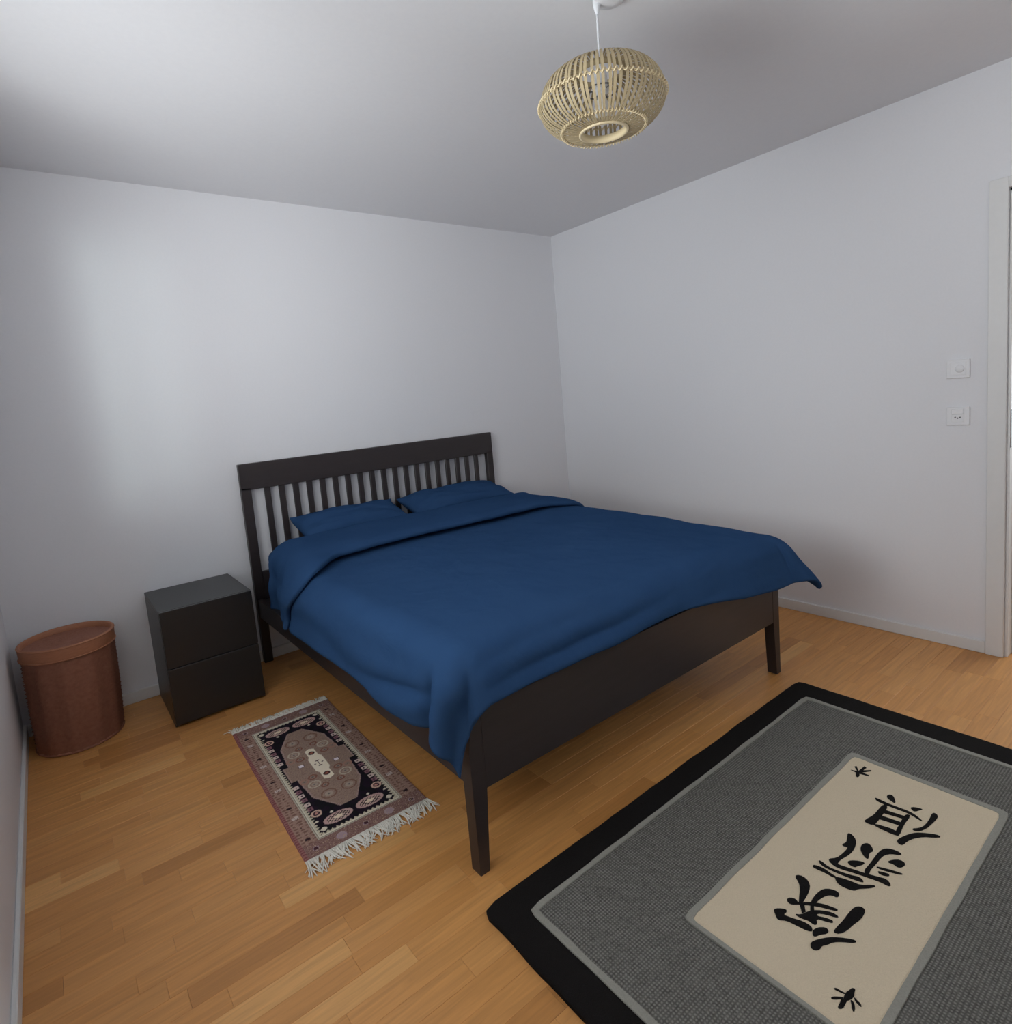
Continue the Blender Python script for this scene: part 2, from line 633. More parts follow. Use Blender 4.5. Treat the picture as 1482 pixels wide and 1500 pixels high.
def base_pt(X, Y):
    right = X > (DX0 + DX1) / 2
    tuck = smooth_step(-0.95, -0.45, Y)                 # hangs closer to the mattress beside the nightstand
    d0 = DX0 + 0.07 * tuck
    ex = max(DX0 - X, X - DX1, 0.0)
    ey = max(DYF - Y, 0.0)
    e = math.hypot(ex, ey)
    ux, uy, th, phi, rad, e2 = 0.0, 0.0, 1.3, 0.0, RAD, 0.0
    if e > 1e-9:
        ux, uy = ex / e, ey / e
        phi = math.atan2(ey, ex)
        mid = math.sin(2 * phi)                         # 1 on the corner's diagonal
        side, foot = math.radians(80), math.radians(75)
        th = side + (foot - side) * phi / (PI / 2)
        if right:
            th -= mid ** 1.5 * math.radians(22)
            rad = RAD * (1 + 0.75 * mid ** 1.2)
            e2 = e
        else:
            th += mid * math.radians(11) + math.radians(8) * tuck
            rad = RAD * (1 - 0.08 * mid - 0.25 * tuck)
            e2 = e * (1 + 0.16 * math.sin(2 * phi) + 0.07 * tuck)
    run, drop = drape(e2, th, rad)
    sx = 1 if right else -1
    cx = min(max(X, DX0), DX1)
    if not right:
        cx += (d0 - DX0) * smooth_step(DX0 + 0.5, DX0, X)
    cy = max(Y, DYF)
    x = cx + sx * run * ux
    y = cy - run * uy
    z = DZ - drop
    # puffed filling and soft wrinkles
    p = Vector((X * 1.6, Y * 1.6, 0.3))
    z += 0.012 * noise.noise(p) + 0.005 * noise.noise(p * 3.1)
    z += 0.008 * smooth_step(DX0 - 0.05, DX0 + 0.5, X) * smooth_step(DX1 + 0.05, DX1 - 0.5, X)
    z -= 0.012 * smooth_step(-1.5, -2.1, Y) * smooth_step(-1.6, -0.9, X)
    return Vector((x, y, z)), e, phi, right


def wrinkle(X, Y, e, phi, right):
    w = 0.0
    if e > 0.03:
        k = smooth_step(0.03, 0.16, e)
        q = Vector((X * 2.5, Y * 2.5, 5.0))
        kf = smooth_step(1.25, 1.55, phi)                # foot overhang: long shallow creases along the hem
        if kf > 0:
            nz = noise.noise(Vector((X * 1.7, 1, 1)))
            amp = 0.35 + 0.65 * math.exp(-((X + 2.15) / 0.35) ** 2)
            w += kf * k * amp * (0.006 * math.sin(e * 95 + 3.0 * nz + X * 1.5) + 0.006 * math.sin(e * 70 + X * 6.0 + 5 * nz))
        ks = smooth_step(0.35, 0.05, phi)                # side hang
        if ks > 0:
            w += ks * 0.006 * k * math.sin(e * 42 + 3 * noise.noise(Vector((Y * 1.4, 3, 1))))
            if not right:
                g = math.exp(-((Y + 1.86) / 0.20) ** 2)
                line = 0.215 + 0.16 * (Y + 1.86)
                w -= ks * 0.026 * g * math.exp(-((e - line) / 0.020) ** 2)
                w += ks * 0.020 * g * math.exp(-((e - line - 0.055) / 0.035) ** 2)
                w += ks * 0.010 * k * math.sin(Y * 22 + e * 9) * smooth_step(-1.0, -0.7, Y)
        if not right:
            # the puffed lobe at the corner with a deep fold behind it
            kk = smooth_step(0.05, 0.15, e)
            if ex_of(X) > 0:
                s = (Y + 2.045 - 0.25 * (e - 0.2))
                w -= 0.045 * kk * math.exp(-(s / 0.032) ** 2) * smooth_step(0.10, 0.20, e)
                w += 0.044 * kk * math.exp(-((Y + 2.125) / 0.05) ** 2) * smooth_step(1.2, 0.7, phi)
            w -= 0.012 * kk * math.exp(-((phi - 1.02) / 0.14) ** 2)
        elif 0.02 < phi < 1.55:
            w += 0.010 * k * math.exp(-((phi - 0.8) / 0.3) ** 2)
            w -= 0.022 * k * math.exp(-((phi - 1.30) / 0.12) ** 2)
        w += 0.006 * k * noise.noise(q * 2)
    # fine rumples over the whole cover
    w += 0.0022 * noise.noise(Vector((X * 9, Y * 9, 2))) + 0.0014 * noise.noise(Vector((X * 21, Y * 21, 7)))
    return w


def ex_of(X):
    return max(DX0 - X, 0.0)


def sheet_pt(X, Y, offs):
    p, e, phi, right = base_pt(X, Y)
    h = 0.004
    px = base_pt(X + h, Y)[0] - base_pt(X - h, Y)[0]
    py = base_pt(X, Y + h)[0] - base_pt(X, Y - h)[0]
    n = px.cross(py)
    n = n.normalized() if n.length > 1e-9 else Vector((0, 0, 1))
    if n.z < -0.2:
        n = -n
    return p + n * (offs + wrinkle(X, Y, e, phi, right))


def foot_len(X):
    return 0.205 + 0.075 * smooth_step(-1.6, -0.85, X) - 0.01 * noise.noise(Vector((X * 2, 0, 0)))


def head_y(X):
    return -0.380 - 0.045 * smooth_step(-2.0, -0.8, X)


def flap_y(X):
    t = smooth_step(-2.30, -2.50, X)
    return -0.845 - 0.16 * t + 0.16 * smooth_step(-2.52, -2.72, X) - 0.06 * smooth_step(-1.0, -0.82, X) + 0.008 * noise.noise(Vector((X * 5, 2, 2)))


NX = 132
EL, ER = 0.30, 0.30
us = []
for i in range(NX + 1):
    t = i / NX
    us.append(t)
rows_v = []
NFLAP, NFOLD, NMAIN = 26, 6, 128
for X_t in us:
    X = DX0 - EL + (DX1 - DX0 + EL + ER) * X_t
    colv = []
    hy, fy = head_y(X), flap_y(X)
    for j in range(NFLAP):
        t = j / (NFLAP - 1)
        Y = fy + (hy - fy) * t
        lift = (0.056 - 0.012 * smooth_step(0.15, 0.0, t)) * (1 - 0.42 * smooth_step(DX0 + 0.02, DX0 - 0.10, X)) * (1 - 0.40 * smooth_step(DX1 - 0.25, DX1 + 0.05, X))
        colv.append(sheet_pt(X, Y, lift))
    for j in range(1, NFOLD):
        a = PI * j / NFOLD
        Y = hy + 0.024 * math.sin(a)
        colv.append(sheet_pt(X, Y, 0.025 + 0.025 * math.cos(a)))
    yb = DYF - foot_len(X)
    for j in range(NMAIN):
        t = j / (NMAIN - 1)
        colv.append(sheet_pt(X, hy + (yb - hy) * t, 0.0))
    rows_v.append(colv)
NV = len(rows_v[0])
verts = [v for c in rows_v for v in c]
faces = []
for i in range(NX):
    for j in range(NV - 1):
        a = i * NV + j
        faces.append((a, a + 1, a + NV + 1, a + NV))
duvet = mesh_obj('duvet', verts, faces, M['blue'], None, True)
tag(duvet, 'large navy duvet folded back at the head and hanging over the foot of the bed', 'duvet')
md = duvet.modifiers.new('thickness', 'SOLIDIFY')
md.thickness = 0.026
md.offset = 0.0
md = duvet.modifiers.new('smooth', 'SUBSURF')
md.levels = md.render_levels = 1


# ------------------------------------------------------------------ pillows
def pillow(label, x0, x1, y0, y1, zb, th, tilt, seed, roll=0.0):
    n = 36
    hw, hd = (x1 - x0) / 2, (y1 - y0) / 2
    V, F = [], []
    idx = {}
    for side in (1, -1):
        for i in range(n + 1):
            for j in range(n + 1):
                u, v = -1 + 2 * i / n, -1 + 2 * j / n
                edge = i in (0, n) or j in (0, n)
                if side < 0 and edge:
                    idx[side, i, j] = idx[1, i, j]
                    continue
                t = ((1 - abs(u) ** 2.6) * (1 - abs(v) ** 2.6))
                t = max(t, 0.0) ** 0.5
                pin_u = 1 - 0.055 * (1 - v * v) * abs(u) ** 3
                pin_v = 1 - 0.07 * (1 - u * u) * abs(v) ** 3
                z = side * th / 2 * t
                nn = noise.noise(Vector((u * 2.1 + seed, v * 2.1, side * 2.0)))
                n2 = noise.noise(Vector((u * 5 + seed, v * 5, side * 3.0)))
                z += (0.014 * nn + 0.006 * n2) * min(1.0, t * 1.5)
                z += 0.03 * (abs(u) ** 6) * (abs(v) ** 6) * (1 if seed % 2 else 0.5)
                V.append((hw * u * pin_u, hd * v * pin_v, z))
                idx[side, i, j] = len(V) - 1
    for side in (1, -1):
        for i in range(n):
            for j in range(n):
                q = (idx[side, i, j], idx[side, i + 1, j], idx[side, i + 1, j + 1], idx[side, i, j + 1])
                F.append(q if side > 0 else q[::-1])
    o = mesh_obj('pillow', V, F, M['blue'], None, True)
    o.location = ((x0 + x1) / 2, (y0 + y1) / 2, zb + th / 2)
    o.rotation_euler = (tilt, roll, 0)
    tag(o, label, 'pillow', 'navy pillows at the headboard')
    s = o.modifiers.new('smooth', 'SUBSURF')
    s.levels = s.render_levels = 1
    return o


pillow('navy pillow at the headboard on the side next to the nightstand', -2.285, -1.625, -0.345, -0.055, 0.660, 0.15, 0.30, 3)
pillow('navy pillow at the headboard on the side far from the nightstand', -1.60, -0.82, -0.355, -0.055, 0.660, 0.155, 0.26, 8)


# ------------------------------------------------------------------ nightstand
NX0, NX1, NY0, NY1, NH = -3.029, -2.629, -0.478, -0.016, 0.55
ns = thing('nightstand', (-2.829, -0.25, 0), 'black-brown two-drawer nightstand between the wicker basket and the bed', 'nightstand')
off = tuple(ns.location)
box_part('top_panel', (NX0, NY0 + 0.0205, NH - 0.022), (NX1, NY1, NH), M['black_wood'], ns, off, 0.0012)
for x0 in (NX0, NX1 - 0.018):
    box_part('side_panel', (x0, NY0 + 0.02, 0), (x0 + 0.018, NY1, NH - 0.022), M['black_wood'], ns, off, 0.001)
box_part('back_panel', (NX0 + 0.018, NY1 - 0.01, 0.02), (NX1 - 0.018, NY1 - 0.002, NH - 0.023), M['black_wood'], ns, off, 0.0005)
box_part('plinth', (NX0 + 0.0185, NY0 + 0.04, 0.0), (NX1 - 0.0185, NY0 + 0.055, 0.05), M['black_wood'], ns, off, 0.0005)
for z0, z1 in ((0.012, 0.2785), (0.2825, 0.5495)):
    d = box_part('drawer', (NX0 + 0.001, NY0 + 0.002, z0), (NX1 - 0.001, NY0 + 0.0195, z1), M['black_wood'], ns, off, 0.0018)
    box_part('drawer_box', (NX0 + 0.03, NY0 + 0.02, z0 + 0.04), (NX1 - 0.03, NY1 - 0.03, z1 - 0.05), M['black_wood'], d, off, 0.001)

# ------------------------------------------------------------------ wicker basket with lid
BC = (-3.366, -0.196)
bk = thing('laundry_basket', (BC[0], BC[1], 0), 'brown round wicker laundry basket with a lid in the left corner', 'basket')
seg, nrow = 132, 46
V, F = [], []
zt = 0.442
for j in range(nrow + 1):
    t = j / nrow
    r0 = 0.163 + 0.008 * t + 0.003 * math.sin(t * PI)
    for k in range(seg):
        a = 2 * PI * k / seg
        weave = math.cos(a * 33 + (PI if j % 2 else 0))
        stake = math.cos(a * 11)
        r = r0 + 0.0042 * weave + 0.0026 * stake + (0.0018 if j % 2 else -0.0018) + 0.0006 * noise.noise(Vector((k * 0.4, j * 0.5, 0)))
        V.append((r * math.cos(a) - 0.008 * (1 - t), r * math.sin(a), zt * t))
for j in range(nrow):
    for k in range(seg):
        F.append((j * seg + k, j * seg + (k + 1) % seg, (j + 1) * seg + (k + 1) % seg, (j + 1) * seg + k))
F.append(tuple(range(seg - 1, -1, -1)))
mesh_obj('body', V, F, M['wicker'], bk, True)
vf = [tube([(0.164 * math.cos(2 * PI * k / 48) - 0.008, 0.164 * math.sin(2 * PI * k / 48), 0.006) for k in range(48)], 0.006, 8, True)]
mesh_obj('foot_ring', *merge(*vf), M['wicker'], bk, True)
# lid: a band hanging over the rim, a rolled edge and a sunken woven top
prof = [(0.1735, 0.420), (0.1775, 0.421), (0.179, 0.430), (0.180, 0.470), (0.1785, 0.479), (0.174, 0.482), (0.169, 0.479),
        (0.167, 0.455)]
lid = mesh_obj('lid', *lathe(prof, 96), M['wicker_band'], bk, True)
V, F = [], []
seg, nr = 96, 30
for j in range(nr + 1):
    t = j / nr
    r = 0.004 + 0.163 * t
    z = 0.446 + 0.010 * t ** 3
    for k in range(seg):
        a = 2 * PI * k / seg
        V.append((r * math.cos(a), r * math.sin(a), z + 0.0024 * math.cos(a * 24 + (PI if j % 2 else 0)) * min(1, t * 3)))
for j in range(nr):
    for k in range(seg):
        F.append((j * seg + k, j * seg + (k + 1) % seg, (j + 1) * seg + (k + 1) % seg, (j + 1) * seg + k))
F.append(tuple(range(seg - 1, -1, -1)))
mesh_obj('woven_top', V, F, M['wicker'], lid, True)
for zc in (0.424, 0.476):
    mesh_obj('band_edge', *tube([(0.1795 * math.cos(2 * PI * k / 72), 0.1795 * math.sin(2 * PI * k / 72), zc) for k in range(72)], 0.0032, 6, True), M['wicker_band'], lid, True)

# ------------------------------------------------------------------ pendant lamp
LX, LY, LZ = -1.800, -2.158, 2.292
TIE = (-1.772, -2.19)
lamp = thing('pendant_lamp', (LX, LY, LZ), 'round bamboo pendant lamp hanging by a white cord from the ceiling', 'lamp')
T = lambda pts: [(p[0], p[1], p[2]) for p in pts]
RTOP = H_ROOM - LZ
mesh_obj('ceiling_rose', *lathe([(0.048, RTOP), (0.048, RTOP - 0.006), (0.043, RTOP - 0.016), (0.02, RTOP - 0.02), (0.001, RTOP - 0.02)], 40, TIE[0] - LX, TIE[1] - LY), M['plastic'], lamp, True)
mesh_obj('cord_grip', *lathe([(0.011, RTOP), (0.011, RTOP - 0.02), (0.008, RTOP - 0.034), (0.0045, RTOP - 0.045), (0.003, RTOP - 0.046)], 20, 0.003, 0.0), M['cord'], lamp, True)
mesh_obj('cord', *tube([(0.003, 0, RTOP - 0.04), (0.002, 0, 0.2), (0.0, 0, 0.1), (0, 0, 0.06)], 0.0034, 10), M['cord'], lamp, True)
mesh_obj('lamp_holder', *lathe([(0.006, 0.085), (0.018, 0.078), (0.021, 0.07), (0.021, 0.02), (0.024, 0.016), (0.024, 0.008), (0.019, 0.006), (0.016, -0.002)], 24), M['cord'], lamp, True)
mesh_obj('light_bulb', *lathe([(0.013, 0.004), (0.014, -0.01), (0.022, -0.03), (0.029, -0.05), (0.029, -0.06), (0.024, -0.076), (0.012, -0.087), (0.001, -0.09)], 24), M['bulb'], lamp, True)
# wire ring that carries the shade
vf = [tube([(0.05 * math.cos(2 * PI * k / 32), 0.05 * math.sin(2 * PI * k / 32), 0.012) for k in range(32)], 0.0022, 6, True)]
for k in range(3):
    a = 2 * PI * k / 3 + 0.4
    vf.append(tube([(0.024 * math.cos(a), 0.024 * math.sin(a), 0.012), (0.05 * math.cos(a), 0.05 * math.sin(a), 0.012), (0.0715 * math.cos(a), 0.0715 * math.sin(a), 0.066)], 0.0018, 6))
mesh_obj('wire_holder', *merge(*vf), M['metal'], lamp, True)
PROF = [(0.074, 0.070), (0.100, 0.073), (0.130, 0.068), (0.158, 0.053), (0.181, 0.029), (0.194, -0.001), (0.197, -0.026), (0.190, -0.053),
        (0.168, -0.079), (0.137, -0.098), (0.105, -0.107), (0.074, -0.111)]


def catmull(P, n):
    out = []
    for i in range(len(P) - 1):
        p0, p1, p2, p3 = P[max(i - 1, 0)], P[i], P[i + 1], P[min(i + 2, len(P) - 1)]
        for s in range(n):
            t = s / n
            out.append(tuple(0.5 * (2 * b + (c - a) * t + (2 * a - 5 * b + 4 * c - d) * t * t + (3 * b - a - 3 * c + d) * t ** 3)
                             for a, b, c, d in zip(p0, p1, p2, p3)))
    out.append(P[-1])
    return out


pr = catmull(PROF, 2)


def strip(P, wid, th, twist=0.0):
    """thin flat bamboo strip along the profile at azimuth 0, leaning by twist (radians end to end)"""
    V, F = [], []
    n = len(P)
    for i, (r, z) in enumerate(P):
        a = twist * (i / (n - 1) - 0.5)
        w = wid * (0.12 + 0.88 * min(1, r / 0.19))
        dr, dz = (P[min(i + 1, n - 1)][0] - P[max(i - 1, 0)][0]), (P[min(i + 1, n - 1)][1] - P[max(i - 1, 0)][1])
        L = math.hypot(dr, dz)
        nr, nz = -dz / L, dr / L
        for s, o in ((-1, 0), (1, 0), (1, 1), (-1, 1)):
            rr, zz = r + nr * th * o * -1, z + nz * th * o * -1
            da = a + s * w / 2 / max(r, 0.02)
            V.append((rr * math.cos(da), rr * math.sin(da), zz))
    for i in range(n - 1):
        for k in range(4):
            F.append((i * 4 + k, i * 4 + (k + 1) % 4, (i + 1) * 4 + (k + 1) % 4, (i + 1) * 4 + k))
    F.append((3, 2, 1, 0))
    F.append(tuple((n - 1) * 4 + k for k in range(4)))
    return V, F


NR = 74
V, F = strip(pr, 0.0088, 0.0016)
rib_me = None
for k in range(NR):
    if rib_me is None:
        o = mesh_obj('rib', V, F, M['bamboo'], lamp)
        rib_me = o.data
    else:
        o = link(bpy.data.objects.new('rib', rib_me), lamp)
    o.rotation_euler = (0, 0, 2 * PI * k / NR + 0.012 * math.sin(k * 2.3))


def whip_ring(name, r, z, rr, turns, wr):
    """a cane ring whipped round with a finer strip"""
    vf = [tube([(r * math.cos(2 * PI * k / 96), r * math.sin(2 * PI * k / 96), z) for k in range(96)], rr, 6, True)]
    n = turns * 8
    pts = []
    for i in range(n):
        a = 2 * PI * i / n
        b = 2 * PI * turns * i / n
        q = rr + 0.0028
        pts.append(((r + 0.0015 + q * math.cos(b)) * math.cos(a), (r + 0.0015 + q * math.cos(b)) * math.sin(a), z + q * 1.35 * math.sin(b)))
    vf.append(tube(pts, wr, 5, True))
    return mesh_obj(name, *merge(*vf), M['bamboo_light'], lamp, True)


whip_ring('binding_ring', 0.1965, -0.021, 0.0014, NR, 0.0021)
whip_ring('binding_ring', 0.130, -0.101, 0.0011, NR, 0.0016)
mesh_obj('bottom_ring', *lathe([(0.077, -0.105), (0.078, -0.1135), (0.070, -0.1155), (0.067, -0.107), (0.067, -0.093), (0.0695, -0.093), (0.077, -0.105)], 64), M['bamboo_light'], lamp, True)
mesh_obj('top_ring', *lathe([(0.078, 0.074), (0.072, 0.075), (0.070, 0.069), (0.070, 0.058), (0.074, 0.058), (0.078, 0.074)], 64), M['bamboo'], lamp, True)
lamp.rotation_euler = (0, 0, 0)

# ------------------------------------------------------------------ switch and socket on the right wall
sw = thing('light_switch', (0, -2.605, 1.327), 'white square light switch beside the door frame, above the socket', 'switch')
off = tuple(sw.location)
yA, yB = -2.649, -2.561
box_part('cover_plate', (-0.009, yA, 1.285), (0, yB, 1.369), M['plastic'], sw, off, 0.002)
box_part('rocker', (-0.0125, yA + 0.014, 1.299), (-0.0088, yB - 0.014, 1.355), M['plastic'], sw, off, 0.0012)
vs, fs = lathe([(0.017, 0), (0.017, 0.003), (0.014, 0.0045), (0.001, 0.0045)], 28)
mesh_obj('dial', [(-0.0122 - z, y - 0.008, x) for x, y, z in vs], fs, M['plastic'], sw, True)
so = thing('wall_socket', (0, -2.605, 1.112), 'white wall socket with three holes beside the door frame, below the switch', 'socket')
off = tuple(so.location)
box_part('cover_plate', (-0.009, yA, 1.07), (0, yB, 1.154), M['plastic'], so, off, 0.002)
box_part('rocker', (-0.0135, -2.628, 1.122), (-0.0088, -2.582, 1.145), M['plastic'], so, off, 0.0012)
box_part('socket_insert', (-0.0105, -2.628, 1.084), (-0.0088, -2.582, 1.1195), M['plastic'], so, off, 0.0006)
for dy, dz in ((-0.0095, 0.006), (0, 0.002), (0.0095, 0.006)):
    vs, fs = lathe([(0.0028, 0), (0.0028, 0.0012), (0.0001, 0.0012)], 12)
    mesh_obj('pin_hole', [(-0.0101 - z, -2.605 + dy + x - off[1], 1.1 + dz + y - off[2]) for x, y, z in vs], fs, M['hole'], so)


# ------------------------------------------------------------------ big rug with the brush-written characters
M['rug_black'] = noise_mat('black_pile', lin(24, 22, 22), lin(34, 31, 30), 320, 0.95, 0.1, bump=0.8, bdist=0.004)
M['rug_line'] = noise_mat('pale_grey_pile', lin(168, 166, 156), lin(140, 138, 130), 260, 0.95, 0.1, bump=0.8, bdist=0.004)
M['rug_cream'] = noise_mat('cream_pile', lin(226, 210, 183), lin(208, 192, 165), 300, 0.95, 0.1, bump=0.7, bdist=0.003)
M['rug_ink'] = noise_mat('black_tuft', lin(22, 20, 20), lin(30, 28, 28), 300, 0.95, 0.1, bump=0.8, bdist=0.003)


def ribbed(name, c1, c2, pitch):
    m = new_mat(name, c1, 0.95, 0.1)
    tc = nd(m, 'ShaderNodeTexCoord')
    wx = nd(m, 'ShaderNodeTexWave', wave_type='BANDS', bands_direction='X')
    wy = nd(m, 'ShaderNodeTexWave', wave_type='BANDS', bands_direction='Y')
    for w in (wx, wy):
        w.inputs['Scale'].default_value = 2 * PI / pitch / 20
        w.inputs['Distortion'].default_value = 0.6
        w.inputs['Detail Scale'].default_value = 2.0
        ln(m, tc, 'Object', w, 'Vector')
    mu = nd(m, 'ShaderNodeMath', operation='MULTIPLY')
    ln(m, wx, 'Fac', mu, 0)
    ln(m, wy, 'Fac', mu, 1)
    nz = nd(m, 'ShaderNodeTexNoise')
    nz.inputs['Scale'].default_value = 120
    ln(m, tc, 'Object', nz, 'Vector')
    ad = nd(m, 'ShaderNodeMath', operation='ADD')
    ln(m, mu, 'Value', ad, 0)
    ln(m, nz, 'Fac', ad, 1)
    mr = nd(m, 'ShaderNodeMapRange')
    mr.inputs['From Min'].default_value = 0.3
    mr.inputs['From Max'].default_value = 1.3
    ln(m, ad, 'Value', mr, 'Value')
    mx = nd(m, 'ShaderNodeMix', data_type='RGBA')
    mx.inputs['A'].default_value = c1
    mx.inputs['B'].default_value = c2
    ln(m, mr, 'Result', mx, 'Factor')
    ln(m, mx, 'Result', bsdf(m), 'Base Color')
    add_bump(m, ad, 'Value', 0.6, 0.003)
    return m


M['rug_grey'] = ribbed('grey_ribbed_weave', lin(78, 77, 73), lin(138, 136, 130), 0.008)

rug = thing('area_rug', (-1.7045, -2.838, 0), 'grey area rug with a black border and black characters on a cream panel', 'rug')


def rect_loop(cx, cy, hx, hy, n, wob, seed, rc=0.0):
    pts = []
    per = [(-hx, -hy, hx, -hy), (hx, -hy, hx, hy), (hx, hy, -hx, hy), (-hx, hy, -hx, -hy)]
    for s, (xa, ya, xb, yb) in enumerate(per):
        for i in range(n):
            t = i / n
            x, y = xa + (xb - xa) * t, ya + (yb - ya) * t
            w = wob * noise.noise(Vector((x * 9 + seed, y * 9, seed)))
            k = math.hypot(x, y)
            d = min(hx - abs(x) + hy - abs(y), 1)
            if rc and d < rc:
                f = (rc - d) * 0.28
                x -= math.copysign(f, x)
                y -= math.copysign(f, y)
            pts.append((cx + x + w, cy + y + w))
    return pts


def ring_part(name, outer, inner, z, mat, zb=0.0):
    n = len(outer)
    V = [(x, y, zb) for x, y in outer] + [(x, y, z - 0.002) for x, y in outer]
    e = [((x + (a - x) * 0.04), (y + (b - y) * 0.04)) for (x, y), (a, b) in zip(outer, inner)]
    e2 = [((x + (a - x) * 0.96), (y + (b - y) * 0.96)) for (x, y), (a, b) in zip(outer, inner)]
    V += [(x, y, z) for x, y in e] + [(x, y, z) for x, y in e2]
    V += [(x, y, z - 0.002) for x, y in inner] + [(x, y, zb) for x, y in inner]
    F = []
    for L in range(5):
        for i in range(n):
            j = (i + 1) % n
            F.append((L * n + i, L * n + j, (L + 1) * n + j, (L + 1) * n + i))
    return mesh_obj(name, V, F, mat, rug)


NL = 40
l0 = rect_loop(0, 0, 0.8755, 0.598, NL, 0.004, 1, 0.03)
l1 = rect_loop(-0.010, 0, 0.775, 0.512, NL, 0.003, 2, 0.02)
l2 = rect_loop(-0.010, 0, 0.756, 0.497, NL, 0.003, 3, 0.015)
l3 = rect_loop(-0.008, 0, 0.5, 0.2225, NL, 0.003, 4, 0.015)
l4 = rect_loop(-0.012, 0, 0.484, 0.205, NL, 0.002, 5, 0.015)
ring_part('outer_border', l0, l1, 0.013, M['rug_black'])
ring_part('border_line', l1, l2, 0.0145, M['rug_line'])
ring_part('field', l2, l3, 0.0125, M['rug_grey'])
ring_part('panel_frame', l3, l4, 0.0145, M['rug_line'])
c = [(-0.012, 0)] * len(l4)
V = [(x, y, 0) for x, y in l4] + [(x, y, 0.0125) for x, y in l4] + [(-0.012 + (x + 0.012) * 0.99, y * 0.985, 0.014) for x, y in l4]
n = len(l4)
F = [(L * n + i, L * n + (i + 1) % n, (L + 1) * n + (i + 1) % n, (L + 1) * n + i) for L in range(2) for i in range(n)] + [tuple(2 * n + i for i in range(n))]
mesh_obj('panel', V, F, M['rug_cream'], rug)


def smooth_poly(p):
    """round a traced outline a little (one corner-cutting pass)"""
    q = []
    for i in range(len(p)):
        a, b = p[i], p[(i + 1) % len(p)]
        q.append((a[0] * 0.75 + b[0] * 0.25, a[1] * 0.75 + b[1] * 0.25))
        q.append((a[0] * 0.25 + b[0] * 0.75, a[1] * 0.25 + b[1] * 0.75))
    return q


